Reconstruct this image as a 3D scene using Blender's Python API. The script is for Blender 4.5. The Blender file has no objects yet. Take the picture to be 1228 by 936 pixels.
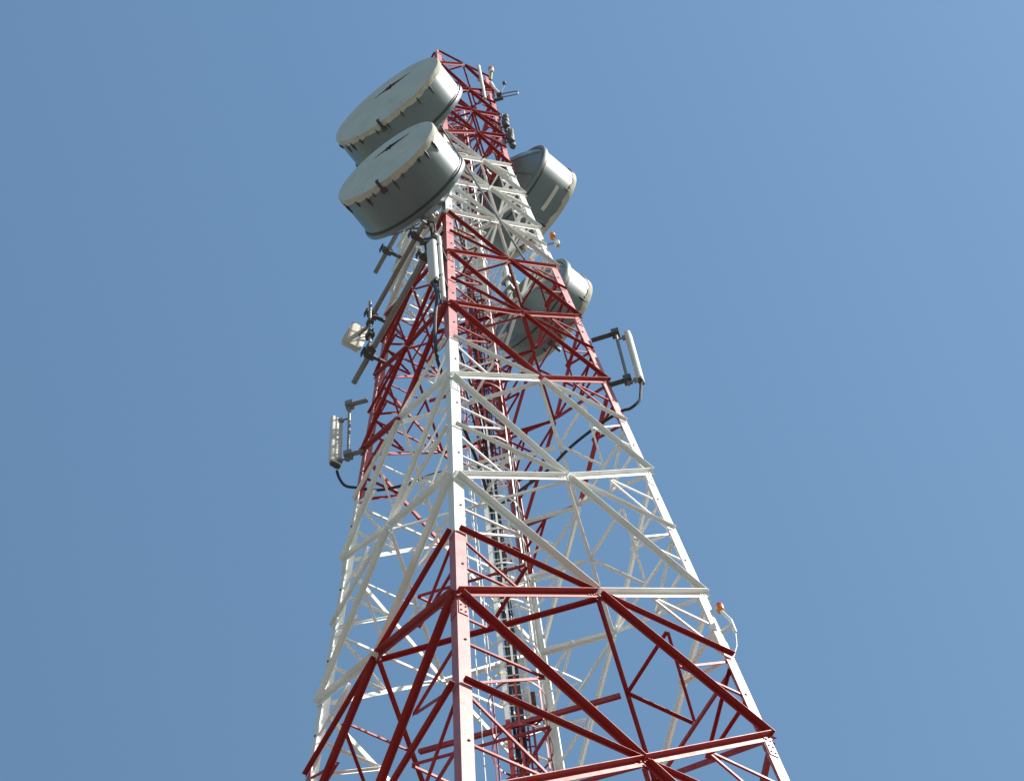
import bpy, bmesh, math, random
from mathutils import Vector, Matrix
R = math.radians
random.seed(7)
scene = bpy.context.scene
col = scene.collection

# ------------------------------------------------------------------ camera
CAM = Vector((0.0, -18.09, 1.6))
pitch, yaw, roll, fpx = 1.1601389795770098, 0.03269170474696422, -0.14095562431470424, 2700.0
cd = bpy.data.cameras.new('camera')
cam = bpy.data.objects.new('camera', cd); col.objects.link(cam)
cp, sp, cy, sy = math.cos(pitch), math.sin(pitch), math.cos(yaw), math.sin(yaw)
fw = Vector((sy*cp, cy*cp, sp)); rt = Vector((cy, -sy, 0)); up = rt.cross(fw)
cr, sr = math.cos(roll), math.sin(roll)
rt, up = cr*rt + sr*up, -sr*rt + cr*up
M = Matrix((rt, up, -fw)).transposed().to_4x4(); M.translation = CAM
cam.matrix_world = M
cd.sensor_width = 36.0; cd.lens = fpx/1228*36; cd.clip_start = 0.1; cd.clip_end = 20000
scene.camera = cam

# ------------------------------------------------------------------ light
SUN_AZ, SUN_EL = -13.0, 48.0          # azimuth counter-clockwise from +X
w = bpy.data.worlds.new('World'); scene.world = w; w.use_nodes = True
nt = w.node_tree; bg = nt.nodes['Background']
sky = nt.nodes.new('ShaderNodeTexSky'); sky.sky_type = 'NISHITA'; sky.sun_disc = False
sky.sun_elevation = R(SUN_EL); sky.sun_rotation = R(90-SUN_AZ)
sky.altitude = 0; sky.air_density = 3.0; sky.dust_density = 1.0; sky.ozone_density = 10.0
nt.links.new(sky.outputs[0], bg.inputs[0]); bg.inputs[1].default_value = 0.08
ld = bpy.data.lights.new('sun', 'SUN'); ld.energy = 5.0; ld.angle = R(0.53); ld.color = (1, .95, .87)
sun = bpy.data.objects.new('sun', ld); col.objects.link(sun)
sun.rotation_euler = (R(90-SUN_EL), 0, R(SUN_AZ+90)); sun.location = (30, -4, 80)
scene.view_settings.view_transform = 'Standard'; scene.view_settings.look = 'None'
scene.view_settings.exposure = 0.55; scene.view_settings.gamma = 1

# ------------------------------------------------------------------ materials
def mat(name, base, rough=.5, spec=.5, metal=0, var=None, scale=3.0, var_amt=.6, spots=None, spot_scale=9., spot_lo=.62, spot_hi=.72, bump=0., bump_scale=30., stretch=(1,1,1), trans=0., emit=None):
    m = bpy.data.materials.new(name); m.use_nodes = True
    n = m.node_tree; b = n.nodes['Principled BSDF']
    b.inputs['Base Color'].default_value = (*base, 1); b.inputs['Roughness'].default_value = rough
    b.inputs['Metallic'].default_value = metal; b.inputs['Specular IOR Level'].default_value = spec
    if trans: b.inputs['Transmission Weight'].default_value = trans
    tc = n.nodes.new('ShaderNodeTexCoord'); mp = n.nodes.new('ShaderNodeMapping')
    mp.inputs['Scale'].default_value = stretch
    n.links.new(tc.outputs['Object'], mp.inputs['Vector'])
    last = None
    def noise(sc, det=5., rough_=.6):
        t = n.nodes.new('ShaderNodeTexNoise'); t.inputs['Scale'].default_value = sc
        t.inputs['Detail'].default_value = det; t.inputs['Roughness'].default_value = rough_
        n.links.new(mp.outputs[0], t.inputs['Vector']); return t
    def ramp(src, lo, hi, a=0., c=1.):
        r = n.nodes.new('ShaderNodeMapRange'); r.inputs[1].default_value = lo; r.inputs[2].default_value = hi
        r.inputs[3].default_value = a; r.inputs[4].default_value = c
        n.links.new(src, r.inputs[0]); return r.outputs[0]
    def mix(fac, a, bcol):
        x = n.nodes.new('ShaderNodeMix'); x.data_type = 'RGBA'
        n.links.new(fac, x.inputs[0])
        if isinstance(a, tuple): x.inputs[6].default_value = (*a, 1)
        else: n.links.new(a, x.inputs[6])
        x.inputs[7].default_value = (*bcol, 1); return x.outputs[2]
    if var:
        t = noise(scale); last = mix(ramp(t.outputs['Fac'], .35, .7, 0, var_amt), base, var)
    if spots:
        t = noise(spot_scale, 6., .7); last = mix(ramp(t.outputs['Fac'], spot_lo, spot_hi), last if last else base, spots)
    if last: n.links.new(last, b.inputs['Base Color'])
    if rough < .9:
        t = noise(scale*2.3); n.links.new(ramp(t.outputs['Fac'], .3, .7, max(.05, rough-.08), min(1, rough+.1)), b.inputs['Roughness'])
    if bump:
        t = noise(bump_scale); bp = n.nodes.new('ShaderNodeBump'); bp.inputs['Strength'].default_value = bump
        bp.inputs['Distance'].default_value = .01
        n.links.new(t.outputs['Fac'], bp.inputs['Height']); n.links.new(bp.outputs[0], b.inputs['Normal'])
    if emit:
        b.inputs['Emission Color'].default_value = (*emit[:3], 1); b.inputs['Emission Strength'].default_value = emit[3]
    return m
RED = mat('red_paint', (.34, .012, .011), .5, .5, var=(.40, .035, .028), scale=1.3, var_amt=.7, spots=(.20, .02, .018), spot_scale=7, spot_lo=.66, spot_hi=.74, bump=.15)
RED_LEG = mat('sheen_tinted_red_paint', (.40, .06, .055), .46, 1.0, var=(.50, .13, .12), scale=1.6, var_amt=.9, spots=(.28, .04, .035), spot_scale=6, spot_lo=.62, spot_hi=.74, bump=.15)  # leg red made paler and pinker: sunlit sheen put into the colour
WHITE = mat('white_paint', (.88, .88, .86), .42, .5, var=(.76, .75, .70), scale=1.7, var_amt=.8, spots=(.45, .33, .20), spot_scale=8, spot_lo=.67, spot_hi=.76, bump=.12)
GALV = mat('galvanised_steel', (.27, .265, .25), .5, .5, .35, var=(.18, .175, .16), scale=6)
DARK = mat('dark_weathered_steel', (.065, .065, .063), .55, .4, var=(.12, .115, .105), scale=8)
SHROUD = mat('shroud_paint', (.18, .235, .25), .33, .7, var=(.14, .18, .195), scale=1.1, var_amt=.7, spots=(.13, .135, .12), spot_scale=4, spot_lo=.64, spot_hi=.78, stretch=(.35, 1, 1))
RADOME = mat('radome_fabric', (.58, .645, .65), .8, .2, var=(.50, .56, .56), scale=1.6, var_amt=.8, spots=(.42, .46, .45), spot_scale=3.5, spot_lo=.60, spot_hi=.75, bump=.7, bump_scale=5, stretch=(1, 1, .5))
HEM = mat('radome_hem', (.62, .60, .52), .85, .15, var=(.42, .39, .32), scale=4, var_amt=.7, spots=(.20, .17, .12), spot_scale=12, spot_lo=.62, spot_hi=.72, bump=.6, bump_scale=14)
MARK = mat('faded_marking', (.055, .02, .025), .8, .2)
PANEL = mat('antenna_radome', (.70, .70, .66), .45, .4, var=(.60, .59, .53), scale=3)
BOXM = mat('antenna_box_cover', (.66, .62, .55), .5, .4, var=(.58, .54, .46), scale=3)
BLACK = mat('black_cable', (.012, .012, .013), .45, .4, var=(.03, .03, .032), scale=10)
LENSR = mat('red_lamp_glass', (.62, .03, .02), .18, .6)
LENSO = mat('orange_lamp_glass', (.72, .22, .03), .2, .6)
LENSW = mat('clear_lamp_glass', (.72, .72, .66), .2, .6)
BRASS = mat('yellow_green_bracket', (.28, .26, .09), .5, .4)
RUST = mat('rusty_brown_box', (.20, .075, .02), .7, .3, var=(.10, .035, .012), scale=14)
YEL = mat('yellow_tape', (.62, .45, .10), .6, .3)
CONC = mat('concrete', (.32, .31, .29), .9, .2, var=(.24, .235, .22), scale=2, bump=.4)
SOIL = mat('gravel_ground', (.125, .125, .115), .95, .1, var=(.09, .095, .085), scale=.25, var_amt=.9, spots=(.19, .18, .155), spot_scale=.7, spot_lo=.55, spot_hi=.7, bump=.6, bump_scale=6)

# ------------------------------------------------------------------ helpers
class MB:
    def __init__(s): s.v = []; s.f = []; s.mi = []
    def add(s, vs, fs, mi=0):
        o = len(s.v); s.v += [tuple(v) for v in vs]; s.f += [tuple(i+o for i in f) for f in fs]; s.mi += [mi]*len(fs)
    def build(s, name, mats, parent=None, smooth=False):
        me = bpy.data.meshes.new(name); me.from_pydata(s.v, [], s.f)
        for m in (mats if isinstance(mats, (list, tuple)) else [mats]): me.materials.append(m)
        if any(s.mi): me.polygons.foreach_set('material_index', s.mi)
        bm = bmesh.new(); bm.from_mesh(me); bmesh.ops.recalc_face_normals(bm, faces=bm.faces); bm.to_mesh(me); bm.free()
        if smooth:
            for p in me.polygons: p.use_smooth = True
            try: me.set_sharp_from_angle(angle=R(38))
            except Exception: pass
        o = bpy.data.objects.new(name, me); col.objects.link(o)
        if parent: o.parent = parent
        return o
def empty(name, loc, label, cat, group=None, rot=(0, 0, 0)):
    o = bpy.data.objects.new(name, None); col.objects.link(o); o.location = loc; o.rotation_euler = rot
    o['label'] = label; o['category'] = cat; o.empty_display_size = .2
    if group: o['group'] = group
    return o
def tag(o, label, cat, group=None):
    o['label'] = label; o['category'] = cat
    if group: o['group'] = group
    return o
def frame_of(d, hint=Vector((0, 0, 1))):
    d = d.normalized()
    if abs(d.dot(hint)) > .98: hint = Vector((1, 0, 0))
    a = d.cross(hint).normalized(); return a, a.cross(d)
def sweep(mb, pts, r, seg=10, cap=True, mi=0):
    pts = [Vector(p) for p in pts]; rings = []; a = None
    for i, p in enumerate(pts):
        d = (pts[min(i+1, len(pts)-1)] - pts[max(i-1, 0)]).normalized()
        if a is None: a, b = frame_of(d)
        else:
            a = (a - d*a.dot(d)).normalized(); b = a.cross(d)
        rr = r[i] if isinstance(r, (list, tuple)) else r
        rings.append([p + rr*(math.cos(t)*a + math.sin(t)*b) for t in [2*math.pi*k/seg for k in range(seg)]])
    vs = [v for q in rings for v in q]; fs = []
    for i in range(len(rings)-1):
        for k in range(seg):
            fs.append((i*seg+k, i*seg+(k+1) % seg, (i+1)*seg+(k+1) % seg, (i+1)*seg+k))
    if cap: fs += [tuple(range(seg)), tuple((len(rings)-1)*seg+k for k in range(seg))]
    mb.add(vs, fs, mi)
def box(mb, c, ex, ey, ez, sx, sy_, sz, mi=0):
    c = Vector(c); vs = [c + ex*(sx/2*i) + ey*(sy_/2*j) + ez*(sz/2*k) for i in (-1, 1) for j in (-1, 1) for k in (-1, 1)]
    mb.add(vs, [(0, 1, 3, 2), (4, 6, 7, 5), (0, 4, 5, 1), (2, 3, 7, 6), (0, 2, 6, 4), (1, 5, 7, 3)], mi)
def rbox(mb, c, ex, ey, ez, sx, sy_, sz, r, seg=4, mi=0):
    """box with rounded edges along ez (rounded outline in the ex/ey plane)"""
    c = Vector(c); out = []
    for qx, qy, a0 in ((1, 1, 0), (-1, 1, 90), (-1, -1, 180), (1, -1, 270)):
        for k in range(seg+1):
            t = R(a0 + 90*k/seg)
            out.append(ex*(qx*(sx/2-r) + r*math.cos(t)) + ey*(qy*(sy_/2-r) + r*math.sin(t)))
    n = len(out); prof = [(-sz/2, .8), (-sz/2+r*.4, 1), (sz/2-r*.4, 1), (sz/2, .8)]
    vs = [c + ez*h + q*s_ for h, s_ in prof for q in out]; fs = []
    for i in range(3):
        for k in range(n): fs.append((i*n+k, i*n+(k+1) % n, (i+1)*n+(k+1) % n, (i+1)*n+k))
    fs += [tuple(range(n)), tuple(3*n+k for k in range(n))]
    mb.add(vs, fs, mi)
def lathe(mb, prof, seg=64, mi=0, wob=None):
    """revolve (x, r) profile about the local X axis"""
    vs = []; n = len(prof)
    for k in range(seg):
        t = 2*math.pi*k/seg
        for i, (x, r) in enumerate(prof):
            dx, dr = wob(i, t) if wob else (0, 0)
            vs.append((x+dx, (r+dr)*math.cos(t), (r+dr)*math.sin(t)))
    fs = []
    for k in range(seg):
        for i in range(n-1):
            a = k*n+i; b = ((k+1) % seg)*n+i; fs.append((a, b, b+1, a+1))
    mb.add(vs, fs, mi)
X, Y, Z = Vector((1, 0, 0)), Vector((0, 1, 0)), Vector((0, 0, 1))
def azv(a): return Vector((math.cos(R(a)), math.sin(R(a)), 0))

# ------------------------------------------------------------------ ground
g = MB(); N_ = 24
gv = [(0, 0, 0)]; rr_ = [12, 40, 120, 400, 1500, 6000]
for q, r in enumerate(rr_):
    for k in range(N_):
        t = 2*math.pi*k/N_; gv.append((r*math.cos(t), r*math.sin(t), 0))
gf = [(0, 1+k, 1+(k+1) % N_) for k in range(N_)]
for q in range(len(rr_)-1):
    for k in range(N_):
        a = 1+q*N_+k; b = 1+q*N_+(k+1) % N_; gf.append((a, a+N_, b+N_, b))
g.add(gv, gf); go = g.build('ground', SOIL); go['kind'] = 'structure'

# ------------------------------------------------------------------ tower
S, TOP_AZ = 3.8925, -100.564
def zw(z): return z*S + 23.96
def hw(z): return S*(1 - .0759984*min(z, 8.421) - .0192010*max(z-8.421, 0))
AZ = [TOP_AZ + 90*k for k in range(4)]         # legs: near, right, back, left
def corner(k, z): return azv(AZ[k % 4])*hw(z) + Z*zw(z)
ZG = (0.12-23.96)/S
Cz = [-3.8, -1.9, -.25, 1.167, 2.287, 3.504, 4.624, 5.567, 6.395, 7.11, 7.81, 8.45, 9.12, 9.65, 10.28]
Hz = [-4.9, -2.8, -1.05, .494, 1.751, 2.887, 4.092, 5.064, 5.994, 6.759, 7.484, 8.145, 8.835, 9.375, 9.93, 10.653]
bands = [(-99, -3.8, 0), (-3.8, -1.9, 1), (-1.9, -.25, 1), (-.25, 1.751, 0), (1.751, 4.092, 1), (4.092, 6.395, 0), (6.395, 8.45, 1), (8.45, 99, 0)]
def paint(z):
    for a, b, m in bands:
        if a <= z < b: return m
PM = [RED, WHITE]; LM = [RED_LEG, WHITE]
tower = empty('lattice_tower', (0, 0, 0), 'tall four-legged steel lattice tower painted in red and white bands', 'tower')

legz = sorted(set([ZG, 10.72] + [b for a, b, m in bands if -6 < b < 11] + [8.421] + Cz + Hz))
def wleg(z): return .178 if z < 6.4 else (.17 if z < 8.45 else .15)
legs = []
for k in range(4):
    mb = MB(); e1 = (azv(AZ[(k+1) % 4]) - azv(AZ[k])).normalized(); e2 = (azv(AZ[(k-1) % 4]) - azv(AZ[k])).normalized()
    for za, zb in zip(legz[:-1], legz[1:]):
        W = wleg((za+zb)/2); T = .02; vs = []
        for z in (za, zb):
            c = corner(k, z)
            vs += [c, c+e1*W, c+e1*W+e2*T, c+e1*T+e2*T, c+e2*W+e1*T, c+e2*W]
        fs = [(i, (i+1) % 6, (i+1) % 6+6, i+6) for i in range(6)]
        if za == legz[0] or abs(wleg(za-.01)-wleg(zb-.01)) > .001 or True: fs += []
        mb.add(vs, fs, paint((za+zb)/2))
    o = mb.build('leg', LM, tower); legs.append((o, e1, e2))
# splice plates and bolts on the legs
bolt_meshes = {}
def bolt_at(p, n, parent, m=DARK):
    if m.name not in bolt_meshes:
        mb = MB(); sweep(mb, [Vector((0, 0, -.004)), Vector((0, 0, .018))], .02 if m is DARK else .014, 6); o = mb.build('bolt', m, parent); bolt_meshes[m.name] = o.data
    else:
        o = bpy.data.objects.new('bolt', bolt_meshes[m.name]); col.objects.link(o); o.parent = parent
    o.location = p; o.rotation_euler = n.to_track_quat('Z', 'Y').to_euler()
for k, (lo, e1, e2) in enumerate(legs):
    for z in (Cz[3], Cz[5], Cz[7], Cz[9]):
        zz = z-.08; h = .5/S; W = wleg(z)
        for ea, eb in ((e1, e2), (e2, e1)):
            sp_ = MB(); vs = []
            for c in (corner(k, zz-h/2), corner(k, zz+h/2)):
                vs += [c+ea*.02-eb*.014, c+ea*(W-.015)-eb*.014, c+ea*(W-.015)-eb*.001, c+ea*.02-eb*.001]
            sp_.add(vs, [(0, 1, 2, 3), (4, 7, 6, 5), (0, 4, 5, 1), (1, 5, 6, 2), (2, 6, 7, 3), (3, 7, 4, 0)])
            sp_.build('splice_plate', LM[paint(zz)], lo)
            for j in range(3):
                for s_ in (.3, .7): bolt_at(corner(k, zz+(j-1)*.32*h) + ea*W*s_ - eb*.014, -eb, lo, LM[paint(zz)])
nodes_z = sorted(Cz[2:] + Hz[2:])
for k in (0, 1, 3):
    lo, e1, e2 = legs[k]
    for za, zb in zip(nodes_z[:-1], nodes_z[1:]):
        if zb > 7: break
        z = (za+zb)/2
        if k in (0, 1): (bolt_at(corner(k, z)+(e1 if k == 0 else e2)*.11, -(e2 if k == 0 else e1), lo))
        else: bolt_at(corner(k, z)+e1*.10, -e2, lo)

# bracing: every member an angle section
members = {'diagonal_brace': [], 'horizontal_beam': [], 'secondary_brace': [], 'plan_brace': []}
def angle(p0, p1, nf, a, b, t, off, trim0=.0, trim1=.0, flip=False):
    d = p1-p0; L = d.length; d = d/L; p0 = p0+d*trim0; p1 = p1-d*trim1
    nf = (nf - d*nf.dot(d)).normalized(); u = nf.cross(d).normalized()
    if u.z < 0: u = -u
    if flip: u = -u
    prof = [(-a/2, 0), (-a/2, t), (a/2-t, t), (a/2-t, b), (a/2, b), (a/2, 0)]
    vs = [p + u*q[0] + nf*(q[1]+off) for p in (p0, p1) for q in prof]
    fs = [(i, (i+1) % 6, (i+1) % 6+6, i+6) for i in range(6)] + [(0, 1, 2, 3, 4, 5), (11, 10, 9, 8, 7, 6)]
    return vs, fs
def member(kind, p0, p1, nf, size, off, m, trim0=0., trim1=0., flip=False, thick=None):
    a = size; t = thick or max(.006, size*.1)
    J = lambda: Vector((random.uniform(-1, 1), random.uniform(-1, 1), random.uniform(-1, 1)))*.009
    p0 = p0+J(); p1 = p1+J()
    vs, fs = angle(p0, p1, nf, a, a, t, off, trim0, trim1, flip)
    if kind in ('diagonal_brace', 'horizontal_beam') and 24 < p0.z < 48:
        dd = (p1-p0).normalized(); n_ = (nf-dd*nf.dot(dd)).normalized(); u_ = n_.cross(dd)
        for q_, sg in ((p0+dd*trim0, 1), (p1-dd*trim1, -1)):
            for k_ in (.05, .12, .19):
                c_ = q_+dd*sg*k_-u_*0*a; b_ = len(vs)
                for h_ in (off+t-.002, off+t+.013):
                    for w_ in range(6): vs.append(c_+n_*h_+(dd*math.cos(w_*1.0472)+u_*math.sin(w_*1.0472))*.015)
                fs += [(b_+6, b_+7, b_+8, b_+9, b_+10, b_+11)] + [(b_+w_, b_+(w_+1) % 6, b_+6+(w_+1) % 6, b_+6+w_) for w_ in range(6)]
    mid = (p0+p1)/2; rank = (p1-p0).length*size/((mid-CAM).length_squared)
    if mid.z < 24 : rank *= .02
    members[kind].append((rank, vs, fs, m))
def dsize(z):
    for lim, v in ((2.0, .106), (4.2, .092), (6.4, .074), (8.5, .082), (99, .076)):
        if z < lim: return v
def hsize(z): return dsize(z)*.68
def rsize(z): return max(.036, dsize(z)*.45)
gussets = []
levels = []
for i, hz in enumerate(Hz):
    below = Cz[i-1] if i > 0 else ZG
    above = Cz[i] if i < len(Cz) else None
    levels.append((hz, below, above))
for hz, below, above in levels:
    hm = paint(hz-.01)
    if abs(hz-4.092) < .01: hm_face = 1
    else: hm_face = hm
    for k in range(4):
        A, B = corner(k, hz), corner(k+1, hz); Mid = (A+B)/2
        nf = (B-A).cross(corner(k, hz+1)-A).normalized()
        if nf.dot(Mid - Z*Mid.z) < 0: nf = -nf
        ex = (B-A).normalized()
        s_h, s_d, s_r = hsize(hz), dsize(hz), rsize(hz)
        # horizontals, one per half face
        member('horizontal_beam', A, Mid, nf, s_h, .026, hm_face, .05, .04)
        member('horizontal_beam', Mid, B, nf, s_h, .026, hm_face, .04, .05)
        for zc, isup in ((below, False), (above, True)):
            if zc is None: continue
            mcol = paint((zc+hz)/2)
            for side, kk in ((0, k), (1, k+1)):
                Cn = corner(kk, zc); H_ = A if side == 0 else B
                rising = (isup and side == 1) or ((not isup) and side == 0)
                member('diagonal_brace', Cn, Mid, nf, s_d, .002 if rising else .013, mcol, .02, .05)
                Dm = Cn.lerp(Mid, .5); Lm = corner(kk, (zc+hz)/2)
                if True:
                    member('secondary_brace', Lm, Dm, -nf, s_r, .022, mcol, .11, .02)
                    member('secondary_brace', H_, Dm, -nf, s_r, .030, mcol, .17, .02)
                else:
                    member('secondary_brace', Lm, Dm, -nf, s_r, .022, mcol, .11, .02)
        # gussets
        gs = max(.16, s_d*2.2)
        gussets.append((Mid, ex, nf, gs*1.15, gs*.9, hm_face))
        if above is not None:
            for kk, sx in ((k, 1), (k+1, -1)):
                c = corner(kk, above); gussets.append((c + ex*sx*gs*.42, ex, nf, gs*.8, gs*1.1, paint(above-.02)))
    # plan bracing inside the horizontals
    mids = [(corner(k, hz)+corner(k+1, hz))/2 for k in range(4)]
    s_p = hsize(hz)*.95; dn = Vector((0, 0, -1)); drop = Vector((0, 0, -.05))
    for k in range(4):
        a, b = mids[k], mids[(k+1) % 4]; c = corner(k+1, hz); e = (a+b)/2
        member('plan_brace', a+drop, b+drop, dn, s_p, 0., hm, .03, .03)
        if hz < 9:
            m1, m2 = (a+c)/2, (b+c)/2
            member('plan_brace', m1+drop, e+drop, dn, rsize(hz), .012, hm, .03, .02)
            member('plan_brace', m2+drop, e+drop, dn, rsize(hz), .014, hm, .03, .02)
            member('plan_brace', m1+drop, m2+drop, dn, rsize(hz), .020, hm, .03, .03)
    if hz < 6.5:
        a = (mids[3]+mids[2])/2; b = (mids[0]+mids[1])/2
        a, b = a.lerp(b, .03), b.lerp(a, .03)
        member('plan_brace', a+drop*2.2, b+drop*2.2, dn, dsize(hz), 0., hm, 0, 0)
for kind, lst in members.items():
    lst.sort(key=lambda q: -q[0])
    for rank, vs, fs, m in lst[:100]:
        mb = MB(); mb.add(vs, fs); mb.build(kind, PM[m], tower)
    if len(lst) > 100:
        mb = MB()
        for rank, vs, fs, m in lst[100:]: mb.add(vs, fs, m)
        o = mb.build(kind, PM, tower); o['kind'] = 'stuff'
gussets.sort(key=lambda q: (q[0]-CAM).length if q[0].z > 24 else 999)
rest = MB()
for i, (c, ex, nf, sx, sz, m) in enumerate(gussets):
    ez = nf.cross(ex).normalized(); off = .0075 + (i % 2)*.0
    mb = MB() if i < 100 else rest
    vs = []
    for dn_ in (-.004, .0035):
        for qx, qz in ((-.5, -.3), (-.3, -.5), (.3, -.5), (.5, -.3), (.5, .3), (.3, .5), (-.3, .5), (-.5, .3)):
            vs.append(c + ex*qx*sx + ez*qz*sz + nf*(off - .012 + dn_))
    mb.add(vs, [tuple(range(8)), tuple(range(15, 7, -1))] + [(j, (j+1) % 8, (j+1) % 8+8, j+8) for j in range(8)], m)
    if i < 100: mb.build('gusset_plate', PM, tower)
o = rest.build('gusset_plate', PM, tower); o['kind'] = 'stuff'
# footings
for k in range(4):
    c = azv(AZ[k])*hw(ZG); mb = MB()
    vs = []
    for z_, s_ in ((-.3, .8), (.10, .8), (.16, .72)):
        for q in range(4): vs.append(c + azv(AZ[k]+45+90*q)*s_*1.0 + Z*z_)
    mb.add(vs, [(0, 3, 2, 1), (8, 9, 10, 11)] + [(r*4+q, r*4+(q+1) % 4, r*4+4+(q+1) % 4, r*4+4+q) for r in range(2) for q in range(4)])
    f = mb.build('concrete_footing', CONC)
    tag(f, 'square concrete footing under a tower leg, below the frame', 'footing', 'concrete footings under the tower legs')

# ------------------------------------------------------------------ drum antennas
hook_mesh = {}
def drum(name, c, az, r, depth, label, mount_az, mount_r, mark, dome=.45, tab=True, seed=1):
    """c = centre of the front face; the drum looks along az; local +X is the look direction"""
    rnd = random.Random(seed)
    t = empty(name, c, label, 'antenna', 'drum-shaped microwave antennas on the tower', rot=(0, 0, R(az)))
    mb = MB()
    lathe(mb, [(-depth, r-.03), (-depth, r), (-.05, r), (-.05, r-.03), (-depth, r-.03)], 96)
    mb.build('shroud', SHROUD, t, True)
    # back flange ring
    mb = MB(); lathe(mb, [(-depth-.07, r-.04), (-depth-.07, r+.045), (-depth-.045, r+.055), (-depth+.03, r+.055), (-depth+.05, r+.003), (-depth-.07, r-.04)], 96)
    mb.build('back_flange', SHROUD, t, True)
    mb = MB(); lathe(mb, [(-depth+.052, r+.002), (-depth+.052, r+.022), (-depth+.085, r+.022), (-depth+.085, r+.002)], 96)
    mb.build('clamp_band', DARK, t, True)
    # reflector back
    prof = [(-depth-.06-dome*(1-(q/12)**2), max(.001, (r-.06)*q/12)) for q in range(13)]
    mb = MB(); lathe(mb, prof, 72)
    ro = mb.build('reflector', SHROUD, t, True)
    mb = MB()
    for q in range(8):
        a = 2*math.pi*q/8; dv = Vector((0, math.cos(a), math.sin(a)))
        pts = [Vector((-depth-.085-dome*(1-s_*s_), 0, 0)) + dv*(r-.06)*s_ for s_ in (.12, .35, .6, .85, .99)]
        sweep(mb, pts, .012, 6)
    mb.build('reflector_rib', SHROUD, t, True)['label'] = 'thin radial ribs across the back of the reflector'
    mb = MB(); lathe(mb, [(-depth-dome-.16, .001), (-depth-dome-.16, .16), (-depth-dome-.02, .2)], 24)
    mb.build('feed_hub', GALV, t, True)
    # radome with puckered hem
    ph = [rnd.uniform(0, 6.28) for _ in range(6)]
    def wob(i, th):
        v = .55*math.sin(9*th+ph[0]) + .5*math.sin(17*th+ph[1]) + .45*math.sin(31*th+ph[2]) + .3*math.sin(47*th+ph[3])
        if i == 0: return (v*.022, 0)
        if i == 1: return (v*.026, v*.004)
        return (0, v*.003)
    mb = MB(); lathe(mb, [(-.125, r+.006), (-.12, r+.016), (-.01, r+.020), (.012, r+.008), (.016, r-.025)], 160, wob=wob)
    mb.build('radome_hem', HEM, t, True)
    prof = [(.022+.055*(1-(q/10)**2), max(.001, (r+.002)*q/10)) for q in range(11)]
    prof.append((-.0, r+.006))
    mb = MB(); lathe(mb, prof, 96); ra = mb.build('radome', RADOME, t, True)
    # seams
    mb = MB()
    for yy in (-.42*r,):
        n = 14; pts = []
        h = math.sqrt(max(0, r*r-yy*yy))*.96
        for q in range(n+1):
            zz = -h+2*h*q/n; rr2 = (yy*yy+zz*zz)/(r*r); pts.append(Vector((.023+.055*(1-rr2), zz, yy)))
        sweep(mb, pts, .0035, 5)
    mb.build('seam', RADOME, ra, True)
    if mark:
        n = 28; L_, hgt, dy, dz = mark; vs = []; fs = []
        for q in range(n+1):
            s_ = -1+2*q/n; yy = dy + s_*L_/2; half = hgt*(max(0, 1-abs(s_))**1.35)*(1+.25*math.sin(q*2.1)) + .004
            if abs(s_+.18) < .16: half *= 1.7
            for sg in (-1, 1):
                zz = dz + sg*half; rr2 = (yy*yy+zz*zz)/(r*r)
                for lift in (.003, .008): vs.append((.022+.055*(1-rr2)+lift, yy, zz))
        for q in range(n):
            a = q*4; b = a+4
            fs += [(a, b, b+1, a+1), (a+2, a+3, b+3, b+2), (a+1, b+1, b+3, a+3), (a, a+2, b+2, b)]
        fs += [(0, 1, 3, 2), (n*4, n*4+2, n*4+3, n*4+1)]
        mb = MB(); mb.add(vs, fs); mb.build('marking', MARK, ra)
    # springs that tension the hem
    nh = 23 if mark else 9
    for q in range(nh):
        a = 2*math.pi*(q+.3+rnd.uniform(-.28, .28))/nh
        if mark and (math.degrees(a) % 360 > 335 or math.degrees(a) % 360 < 20): continue
        if 'h' not in hook_mesh:
            mb = MB(); sweep(mb, [Vector((.02, 0, .014)), Vector((-.06, 0, .022)), Vector((-.14, 0, .016)), Vector((-.23, 0, .006))], [.018, .030, .022, .007], 7)
            o = mb.build('tension_spring', DARK, t); hook_mesh['h'] = o.data
        else:
            o = bpy.data.objects.new('tension_spring', hook_mesh['h']); col.objects.link(o); o.parent = t
        o.location = (-.10+rnd.uniform(-.02, .02), (r+.004)*math.cos(a), (r+.004)*math.sin(a)); o.rotation_euler = (a-math.pi/2, 0, 0)
        o.scale = (rnd.uniform(.45, 1.2), rnd.uniform(.5, 1.0), rnd.uniform(.6, 1.))
    if tab:
        a = R(tab); dv = Vector((0, math.cos(a), math.sin(a))); tv = Vector((0, -math.sin(a), math.cos(a)))
        mb = MB(); box(mb, Vector((-.02, 0, 0))+dv*(r+.035), X, tv, dv, .22, .07, .035); box(mb, Vector((.10, 0, 0))+dv*(r-.0), X, tv, dv, .03, .07, .10)
        box(mb, Vector((-.17, 0, 0))+dv*(r+.02), X, tv, dv, .12, .13, .03)
        mb.build('latch', DARK, t)
    if mark is None and dome > .5:
        mb = MB(); vs = []
        for q in range(9):
            a = R(219+32*q/8); dv = Vector((0, math.cos(a), math.sin(a)))
            for x_ in (-.50, -.40): vs += [Vector((x_, 0, 0))+dv*(r+.004), Vector((x_, 0, 0))+dv*(r+.02)]
        mb.add(vs, [f_ for q in range(8) for f_ in ((q*4, q*4+4, q*4+5, q*4+1), (q*4+2, q*4+3, q*4+7, q*4+6), (q*4+1, q*4+5, q*4+7, q*4+3), (q*4, q*4+2, q*4+6, q*4+4))] + [(0, 1, 3, 2), (32, 34, 35, 33)])
        mb.build('side_strap', PANEL, t)
    # mount: vertical pipe behind the reflector, brackets to hub, ties to tower
    inv = Matrix.Rotation(-R(az), 3, 'Z')
    px = -depth-dome-.30
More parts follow.
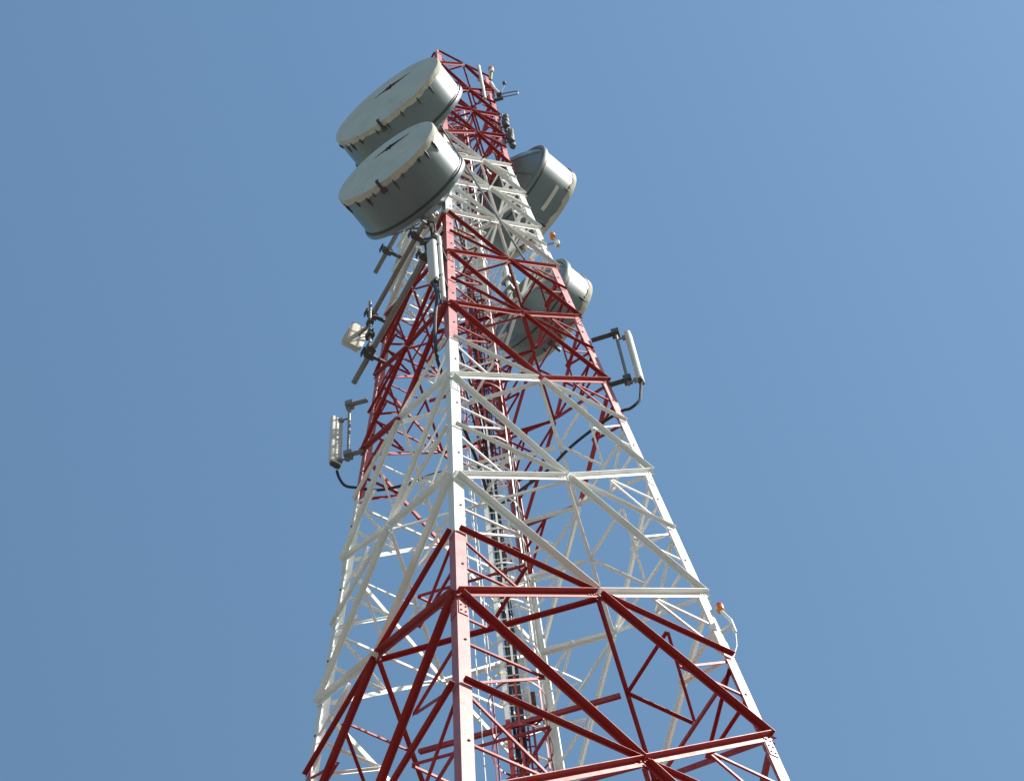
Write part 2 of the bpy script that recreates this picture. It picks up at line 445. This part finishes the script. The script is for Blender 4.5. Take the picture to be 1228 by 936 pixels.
    mb = MB(); sweep(mb, [Vector((px, 0, -r*.95)), Vector((px, 0, r*.95))], .06, 12); mb.build('mount_pipe', WHITE, t, True)
    for s_ in (-.32, .32):
        mb = MB(); box(mb, Vector((px+.14, 0, s_)), X, Y, Z, .30, .26, .12); box(mb, Vector((px-.05, 0, s_)), X, Y, Z, .05, .30, .14)
        mb.build('mount_bracket', GALV, t)
    tgt = inv @ (azv(mount_az)*mount_r - Vector((c[0], c[1], 0)))
    for s_ in (-.75, .75):
        mb = MB(); sweep(mb, [Vector((px, 0, s_*r)), Vector((tgt.x, tgt.y, s_*r-.1))], .045, 8)
        e = Vector((-depth+.0, r*.75*(1 if s_ > 0 else -1), s_*r*.55))
        sweep(mb, [e, Vector((tgt.x, tgt.y, s_*r*.4))], .025, 8)
        mb.build('tie_strut', GALV, t, True)
    return t
def on_ray(p, az, d):
    """slide a point seen at p along its sight line so that it lies d metres out along az (worked out once for the drums)"""
    v = p-CAM; n = azv(az); tt = (d-n.dot(CAM))/n.dot(v); return CAM+v*tt
drum('drum_antenna', (-1.60, -2.24, 57.36), -121, 1.64, .90, 'big grey drum antenna at the tower top left, above and partly behind another drum', -121, 1.1, (1.15, .11, .22, .66), tab=262, seed=3)
drum('drum_antenna', (-1.59, -2.83, 50.3), -121, 1.34, 1.06, 'deep grey drum antenna on the left side, lower one of the overlapping pair', -121, 1.5, (.98, .10, .22, .58), tab=262, seed=5)
drum('drum_antenna', (2.04, 1.99, 59.25), 47, 1.48, 1.09, 'grey drum antenna on the right side, upper one with its front rim facing away', 47, 1.0, None, dome=.55, tab=0, seed=8)
drum('drum_antenna', (1.92, 2.07, 51.6), 47, 1.28, .76, 'grey drum antenna on the right seen through red bracing, below the other right-hand drum', 47, 1.35, None, dome=.45, tab=275, seed=11)

# ------------------------------------------------------------------ side-arm poles on the left face
U = azv(AZ[3]) - azv(AZ[0]); U.normalize()             # direction near leg -> left leg
NLn = azv(-145.564)
def arm_pole(p_out, L_, r, label, clamps):
    p_out = Vector(p_out); t = empty('outrigger_pole', p_out - U*L_/2, label, 'pole', 'grey outrigger poles on the left face')
    mb = MB(); sweep(mb, [U*L_/2, -U*L_/2], r, 12); mb.build('pipe', GALV, t, True)
    for s_, long_ in clamps:
        c = U*(L_/2 - s_); mb = MB()
        box(mb, c, U, NLn, Z, .12, .22, .2); box(mb, c-NLn*long_/2, U, NLn, Z, .07, long_, .07)
        sweep(mb, [c+NLn*.16+Z*.07-U*.09, c+NLn*.16+Z*.07+U*.09], .02, 6); sweep(mb, [c+NLn*.16-Z*.07-U*.09, c+NLn*.16-Z*.07+U*.09], .02, 6)
        mb.build('clamp', DARK, t)
arm_pole((-2.69, .46, 45.55), 3.75, .062, 'thick grey horizontal pole sticking out lowest, beside the square white antenna', ((.72, .5), (3.2, .5)))
arm_pole((-2.31, .19, 48.45), 2.6, .055, 'long grey pole ending above the square white antenna', ((.1, .55), (2.2, .5)))
arm_pole((-2.22, .38, 51.9), 2.2, .055, 'short grey pole stub just under the lower left drum', ((.62, .5), (1.9, .4)))

# flat square antenna hung between the two long poles
t = empty('square_panel_antenna', (-2.60, .06, 47.2), 'small square white panel antenna hung beside a grey pole at the left', 'antenna')
fx = azv(-58); fx = (fx*math.cos(R(4)) - Z*math.sin(R(4))).normalized(); fy = (azv(32)*math.cos(R(11)) - Z*math.sin(R(11))); fy = (fy-fx*fy.dot(fx)).normalized(); fz = fx.cross(fy)
mb = MB(); rbox(mb, Vector((0, 0, 0)), fy, fz, fx, .46, 1.08, .09, .04); mb.build('cover', BOXM, t, True)
mb = MB(); rbox(mb, -fx*.085, fy, fz, fx, .40, .98, .10, .03); mb.build('back_housing', PANEL, t, True)
q = -U*.42+NLn*-.12
mb = MB(); sweep(mb, [q+Z*1.25, q-Z*1.75], .035, 10); sweep(mb, [q-fx*.1, -fx*.1], .03, 8); mb.build('mount_pipe', GALV, t, True)
for hh, dd in ((0, .17), (-.75, .2), (-1.62, .25)):
    mb = MB(); rbox(mb, q+Z*hh, U, NLn, Z, dd, dd*.8, dd, .03); sweep(mb, [q+Z*(hh+.05)-U*.16, q+Z*(hh+.05)+U*.16], .018, 6); mb.build('bracket', DARK, t)

# ------------------------------------------------------------------ sector antennas
def sector(az, r_ant, r_pipe, r_leg, zt, zb, zbt, zbb, wdt, dep, face_az, label, mid_tabs):
    d = azv(az); base = d*r_ant + Z*zb + (azv(-100)*.10 if r_ant < 0 else Z*0)
    t = empty('sector_antenna', base, label, 'antenna', 'upright sector antennas on side arms')
    f = azv(face_az); fl = Z.cross(f)
    mb = MB(); h = zt-zb
    rbox(mb, Z*h/2, fl, f, Z, wdt, dep, h, min(wdt, dep)*.42, 5); mb.build('radome', PANEL, t, True)
    mb = MB(); rbox(mb, -Z*.03, fl, f, Z, wdt*.8, dep*.8, .08, .03); sweep(mb, [-Z*.02, -Z*.13], .03, 8); mb.build('connector_cap', DARK, t, True)
    pp = d*(r_pipe-r_ant)
    mb = MB(); sweep(mb, [pp+Z*(zbb-zb-.25), pp+Z*(zbt-zb+.15)], .032, 10); mb.build('mount_pipe', GALV, t, True)
    for zz in (zbt, zbb):
        mb = MB(); sweep(mb, [pp*1.0+Z*(zz-zb), d*(r_leg-r_ant)+Z*(zz-zb-.02)], .05, 10)
        box(mb, pp+Z*(zz-zb), d, Z.cross(d), Z, .16, .16, .18)
        mb.build('side_arm', DARK if r_leg > 0 else GALV, t)
    for zz in (zt-.12, zb+.10):
        mb = MB(); sweep(mb, [pp+Z*(zz-zb), Vector((0, 0, zz-zb))], .022, 8); box(mb, pp*.35+Z*(zz-zb), d, Z.cross(d), Z, .10, .08, .10); mb.build('bracket', GALV, t, True)
    return t
DR = -10.564
sector(DR, 3.13, 2.89, 2.38, 44.05, 41.62, 44.28, 41.85, .20, .13, -20, 'white sector antenna on dark side arms off the right leg', 2)
sector(DR, -3.06, -2.79, -2.40, 43.75, 41.6, 44.3, 41.85, .27, .12, -52, 'white sector antenna on side arms off the left leg, striped by shadows', 2)
# one close to the near leg, on its own pipe
p = Vector((-.70, -2.62, 42.85))
t = empty('sector_antenna', p, 'slim upright sector antenna beside the near leg, under the left drums', 'antenna', 'upright sector antennas on side arms')
mb = MB(); f = azv(-130); rbox(mb, Z*1.12, Z.cross(f), f, Z, .22, .14, 2.24, .05, 5); mb.build('radome', PANEL, t, True)
mb = MB(); rbox(mb, -Z*.03, Z.cross(f), f, Z, .17, .1, .08, .03); sweep(mb, [Vector((0, 0, -.02)), Vector((0, 0, -.2))], .03, 8); mb.build('connector_cap', DARK, t, True)
q = Vector((.16, -.02, 0))
mb = MB(); sweep(mb, [q-Z*1.0, q+Z*2.5], .045, 10); mb.build('mount_pipe', PANEL, t, True)
for zz in (.2, 2.0):
    mb = MB(); box(mb, q*.55+Z*zz, X, Y, Z, .2, .1, .1); sweep(mb, [q+Z*zz, q+Vector((.1, .35, zz))], .04, 8); mb.build('bracket', DARK, t, True)
for zz in (2.45, 2.62):
    mb = MB(); box(mb, Vector((-.05, .1, zz)), X, Y, Z, .22, .2, .08); sweep(mb, [Vector((-.25, .1, zz+.1)), Vector((.2, .1, zz-.05))], .03, 8); mb.build('clamp', DARK, t, True)

# ------------------------------------------------------------------ feeder cables
def curve_cable(pts, r, label, group='black feeder cables', n=6, name='feeder_cable'):
    pts = [Vector(p) for p in pts]; out = []
    P = [pts[0]] + pts + [pts[-1]]
    for i in range(1, len(P)-2):
        for k in range(n):
            s_ = k/n; a, b, c, d = P[i-1], P[i], P[i+1], P[i+2]
            out.append(.5*((2*b)+(c-a)*s_+(2*a-5*b+4*c-d)*s_*s_+(3*b-a-3*c+d)*s_**3))
    out.append(pts[-1]); mb = MB(); base = out[0].copy()
    sweep(mb, [q-base for q in out], r, 8); o = mb.build(name, BLACK, None, True); o.location = base
    return tag(o, label, 'cable', group)
d = azv(DR)
curve_cable([d*3.12+Z*41.5, d*3.06+Z*41.05, d*3.0+Z*40.75, d*2.8+Z*40.52, d*2.60+Z*40.5, d*2.1+Vector((0, .1, 40.35)), d*1.55+Vector((0, .2, 40.0)), d*1.05+Vector((0, .2, 39.3)), d*.55+Vector((0, .12, 38.7)), Vector((.1, .06, 38.2))], .029, 'black cable looping from the right sector antenna into the tower')
curve_cable([-d*3.05+Z*41.48, -d*2.99+Z*41.1, -d*2.86+Z*40.7, -d*2.60+Z*40.45, -d*2.2+Vector((0, 0, 40.1)), -d*1.6+Vector((0, 0, 40.0)), -d*1.0+Vector((0, 0, 40.1)), -d*.4+Vector((0, .05, 39.9)), Vector((-.05, .06, 39.5))], .029, 'black cable looping from the left sector antenna into the tower')
curve_cable([p+Vector((.0, 0, -.18)), p+Vector((.03, .02, -.8)), p+Vector((-.03, .1, -1.5)), p+Vector((-.06, .12, -2.4)), p+Vector((-.05, .3, -3.2)), p+Vector((.1, .8, -3.6)), Vector((-.2, -.5, 38.6)), Vector((-.08, .04, 38))], .034, 'black cable hanging beside the near leg from the slim sector antenna')

curve_cable([(-.55, -1.05, 57.3), (-.35, -.95, 56.2), (-.42, -.75, 54.8), (-.2, -.3, 53.2), (-.05, .08, 51.5)], .03, 'black cable sagging from the top left drum into the tower')
curve_cable([(-.95, -1.25, 50.2), (-.80, -1.75, 49.0), (-.72, -1.95, 47.8), (-.70, -2.05, 46.4), (-.66, -2.05, 44.8), (-.5, -1.6, 43.4), (-.2, -.6, 42.2), (-.05, .08, 41)], .03, 'black cable sagging from the lower left drum down the left face')
curve_cable([(-.85, -1.3, 50.1), (-.66, -1.85, 48.6), (-.62, -2.1, 46.9), (-.60, -2.2, 45.2), (-.62, -2.3, 43.6), (-.60, -2.35, 42.2), (-.4, -1.7, 41.0), (-.1, .0, 39.8)], .022, 'thin black cable running down beside the near leg under the left drums')
curve_cable([(.85, .75, 59.0), (.6, .55, 57.8), (.45, .5, 56.0), (.15, .25, 54.2), (.03, .1, 53)], .03, 'black cable sagging from the upper right drum into the tower')
curve_cable([(.98, 1.0, 51.4), (.8, .8, 50.2), (.6, .55, 49.1), (.2, .25, 47.5), (.03, .1, 46)], .03, 'black cable sagging from the right drum behind the red bracing')

# ------------------------------------------------------------------ ladder with cage and cable run
lad = empty('caged_ladder', (0, 0, .1), 'red and white climbing ladder with hoop cage up the middle of the tower', 'ladder')
def banded(mb_by, z0, z1, fn):
    zs = [z0] + [zw(b) for a, b, m in bands if z0 < zw(b) < z1] + [z1]
    for a, b in zip(zs[:-1], zs[1:]): fn(a, b, paint(((a+b)/2-23.96)/S))
LADX = (-.17, .20)
for x in LADX:
    mb = MB(); banded(None, .1, 63.5, lambda a, b, m: box(mb, (x, 0, (a+b)/2-.1), X, Y, Z, .035 if x > 0 else .075, .07, b-a, m)); mb.build('rail', PM, lad)
mb = MB(); zz = .5
while zz < 63.4:
    sweep(mb, [Vector((LADX[0], 0, zz)), Vector((LADX[1], 0, zz))], .012, 6, mi=paint((zz+.1-23.96)/S)); zz += .3
o = mb.build('rung', PM, lad); o['kind'] = 'stuff'
zz = 3.0; hoop_n = 0
CC = Vector((.0, -.36, 0)); CRr = .44
while zz < 62:
    m = paint((zz+.1-23.96)/S); mb = MB()
    n = 26; ring = [R(118)+R(304)*q/n for q in range(n+1)]
    vs = []
    for a in ring:
        dv = Vector((math.cos(a), math.sin(a), 0))
        for rr2, hh in ((CRr, -.025), (CRr, .025), (CRr+.008, .025), (CRr+.008, -.025)): vs.append(CC+dv*rr2+Z*(zz+hh))
    fs = [(q*4+j, q*4+(j+1) % 4, q*4+4+(j+1) % 4, q*4+4+j) for q in range(n) for j in range(4)] + [(0, 1, 2, 3), (n*4+3, n*4+2, n*4+1, n*4)]
    mb.add(vs, fs); mb.build('cage_hoop', PM[m] if m else PM[m], lad); zz += 1.25
for a in (160, 215, 270, 325, 380):
    dv = azv(a); mb = MB()
    banded(None, 3.0, 62, lambda q0, q1, m: box(mb, CC+dv*(CRr-.006)+Z*((q0+q1)/2-.1), dv.cross(Z), dv, Z, .035, .006, q1-q0, m)); mb.build('cage_strap', PM, lad)
# cable run
tray = empty('cable_ladder', (0, .16, .1), 'narrow cable ladder behind the climbing ladder', 'cable ladder')
for x in (-.15, .12):
    mb = MB(); banded(None, .1, 62, lambda a, b, m: box(mb, (x, 0, (a+b)/2-.1), X, Y, Z, .03, .06, b-a, m)); mb.build('rail', PM, tray)
mb = MB(); zz = .6
while zz < 61.5:
    box(mb, (-.015, -.035, zz), X, Y, Z, .26, .02, .05, paint((zz+.1-23.96)/S)); zz += .55
o = mb.build('cross_bar', PM, tray); o['kind'] = 'stuff'
tops = [60.5, 58, 57, 56, 52, 50.5, 49, 46]
for i, x in enumerate((-.095, -.07, -.04, -.01, .02, .045, .07)):
    pts = []; zz = .4; rnd = random.Random(i)
    while zz < tops[i]:
        pts.append(Vector((x+rnd.uniform(-.012, .012), .10+rnd.uniform(-.012, .012), zz))); zz += 1.1
    curve_cable(pts, .012+.003*(i % 3), 'black feeder cable clipped to the cable ladder inside the tower', 'black cables clipped to the cable ladder', n=2)

# safety line
mb = MB(); pts = []; zz = .5; rnd = random.Random(5)
while zz < 40: pts.append(Vector((-.56+rnd.uniform(-.015, .015)+.0, -.25+rnd.uniform(-.015, .015), zz))); zz += 1.3
sweep(mb, pts, .011, 6); o = mb.build('earth_wire', WHITE, None, True); tag(o, 'thin pale wire hanging left of the caged ladder', 'wire')

# small brown box and yellow tape inside
t = empty('junction_box', (.24, .06, 31.4), 'small rusty brown box fixed beside the ladder inside the tower', 'box')
mb = MB(); rbox(mb, Vector((0, 0, 0)), X, Y, Z, .10, .10, .34, .02); mb.build('housing', RUST, t); mb = MB(); box(mb, Vector((-.06, .05, 0)), X, Y, Z, .08, .05, .9); mb.build('mount', WHITE, t)
mb = MB(); pts = [Vector((-.18, -.1, 32.0)), Vector((-.24, -.16, 31.9)), Vector((-.32, -.2, 31.72)), Vector((-.30, -.24, 31.6))]
vs = []
for q in pts: vs += [q, q+Vector((.02, 0, .07)), q+Vector((.022, -.006, .07)), q+Vector((.002, -.006, 0))]
mb.add([v-pts[0] for v in vs], [(i*4+j, i*4+(j+1) % 4, i*4+4+(j+1) % 4, i*4+4+j) for i in range(3) for j in range(4)] + [(0, 1, 2, 3), (15, 14, 13, 12)])
o = mb.build('tape_strip', YEL); o.location = pts[0]; tag(o, 'short strip of yellow tape fluttering from the ladder cage', 'tape')

# ------------------------------------------------------------------ obstruction lights
def lamp_glass(t, base, axis, r, h, m_low, m_top):
    a, b = frame_of(axis); mb = MB()
    for nm, m, prof in (('glass', m_low, [(0, .75), (.1, 1), (.22, .96), (.3, 1), (.42, .96), (.45, 1)]), ('cap', m_top, [(.45, 1), (.55, .96), (.62, 1), (.75, .85), (.9, .55), (1.0, .05)])):
        mb = MB(); n = 16; vs = []
        for hh, rr2 in prof:
            for k in range(n):
                th = 2*math.pi*k/n; vs.append(base+axis*hh*h+(a*math.cos(th)+b*math.sin(th))*r*rr2)
        fs = [(i*n+k, i*n+(k+1) % n, (i+1)*n+(k+1) % n, (i+1)*n+k) for i in range(len(prof)-1) for k in range(n)]
        fs += [tuple(range(n)), tuple((len(prof)-1)*n+k for k in range(n))]
        mb.add(vs, fs); mb.build(nm, m, t, True)
b0 = d*3.24+Z*31.65
t = empty('obstruction_light', b0, 'red and orange obstruction lamp on a white bent bracket at the right leg', 'lamp')
e = d*.24
mb = MB(); sweep(mb, [d*-.10, d*.05, d*.14+Z*.05, e+Z*.12], .035, 10); sweep(mb, [e-Z*.12+d*.02, e+Z*.28, d*.14+Z*.62], .028, 10); box(mb, d*-.05, d, Z.cross(d), Z, .10, .30, .14); mb.build('bracket', WHITE, t, True)
lamp_glass(t, d*.135+Z*.62, Z, .066, .27, LENSO, LENSR)
mb = MB(); sweep(mb, [e-Z*.1+d*.02, e-Z*.5+d*-.02, e-Z*.9-d*.15], .012, 6); mb.build('lead', PANEL, t, True)
b0 = d*1.92+Z*50.55
t = empty('obstruction_light', b0, 'orange lamp with a small white base below the upper right drum', 'lamp')
mb = MB(); sweep(mb, [d*-.05, d*.20-Z*.1], .025, 8); sweep(mb, [d*.20-Z*.35, d*.14+Z*.35], .02, 8); mb.build('bracket', GALV, t, True)
mb = MB(); rbox(mb, d*.20-Z*.18, X, Y, Z, .12, .12, .24, .03); mb.build('lamp_base', PANEL, t, True)
lamp_glass(t, d*.13+Z*.34, Z, .08, .27, LENSO, LENSO)
b0 = corner(1, 10.653)+d*.03
t = empty('obstruction_light', b0, 'small orange-capped lamp on a yellow post at the very top of the right leg', 'lamp')
mb = MB(); sweep(mb, [Z*-.1, Z*.65+d*.06], .035, 8); mb.build('post', BRASS, t, True)
lamp_glass(t, Z*.62+d*.06, Z, .08, .3, LENSW, LENSW)
lamp_glass(t, Z*.86+d*.06, Z, .085, .36, LENSO, LENSO)

# ------------------------------------------------------------------ small antennas near the top
b0 = d*1.25+Z*64.75
t = empty('folded_dipole_antenna', b0, 'thin folded dipole antenna on a white arm off the tower top right', 'antenna')
mb = MB(); sweep(mb, [Z*.25, d*.08-Z*.5, d*.20-Z*1.15], .05, 10); mb.build('arm', WHITE, t, True)
c = d*.20-Z*1.2; mb = MB(); loop = []
for k in range(25):
    th = 2*math.pi*k/24; px_ = .27+.24*math.copysign(abs(math.cos(th))**.4, math.cos(th)); loop.append(c+d*px_+Z*(-.12-.35*px_+.17*math.copysign(abs(math.sin(th))**.7, math.sin(th))))
sweep(mb, loop, .018, 8, cap=False); mb.build('dipole_loop', GALV, t, True)
mb = MB(); sweep(mb, [c+Z*.05, c+d*.18+Z*.75, c+d*.18+Z*.95], .010, 6); mb.build('whip', GALV, t, True)
mb = MB(); rbox(mb, c+d*.18+Z*1.02, X, Y, Z, .10, .10, .14, .04); mb.build('whip_tip', DARK, t, True)
mb = MB(); box(mb, c-d*.02, d, Z.cross(d), Z, .16, .12, .14); box(mb, c-d*.1-Z*.4, d, Z.cross(d), Z, .34, .08, .1); mb.build('clamp', DARK, t)
DGREY = mat('dark_antenna_grey', (.10, .10, .085), .6, .4, var=(.17, .17, .14), scale=9)
for zc, rad, nn, lab in ((60.75, 1.40, 3, 'dark cluster antenna beside the top red section, upper of the two'), (59.3, 1.46, 4, 'dark cluster antenna beside the top red section, lower of the two')):
    b0 = d*rad+Z*(zc-.6)
    t = empty('cluster_antenna', b0, lab, 'antenna', 'dark cluster antennas near the top')
    mb = MB(); sweep(mb, [Z*-.1, Z*1.5], .025, 8); sweep(mb, [Z*.3, d*-.16+Z*.3], .03, 8); mb.build('mast', GALV, t, True)
    for j in range(nn):
        for s_ in (0, 1):
            mb = MB(); az_ = DR+(-35 if s_ else 40)+j*17; dv = azv(az_); cc = dv*.09+Z*(.1+j*1.25/nn+.15*s_)
            rbox(mb, cc, dv, Z.cross(dv), Z, .15, .15, .26, .05); box(mb, cc-dv*.06, dv, Z.cross(dv), Z, .1, .05, .06); mb.build('element', DGREY, t, True)
# white pole inside the tower head
mb = MB(); sweep(mb, [Vector((0, 0, 0)), Vector((-.03, -.02, 3.4))], .05, 10); o = mb.build('mast_pole', PANEL, None, True); o.location = (.97, -.50, 62.5)
tag(o, 'pale vertical pole on the near right face of the tower head', 'pole')
a_, b_ = Vector((-.31, -1.63, 56.6)), Vector((1.22, -1.13, 47.6))
mb = MB(); sweep(mb, [Vector((0, 0, 0)), (b_-a_)*.33+Z*-.03, (b_-a_)*.66+Z*-.03, b_-a_], .028, 8); o = mb.build('stay_rod', GALV, None, True); o.location = a_
tag(o, 'long thin grey rod slanting across the white upper section of the tower', 'rod')

scene.render.engine = 'CYCLES'
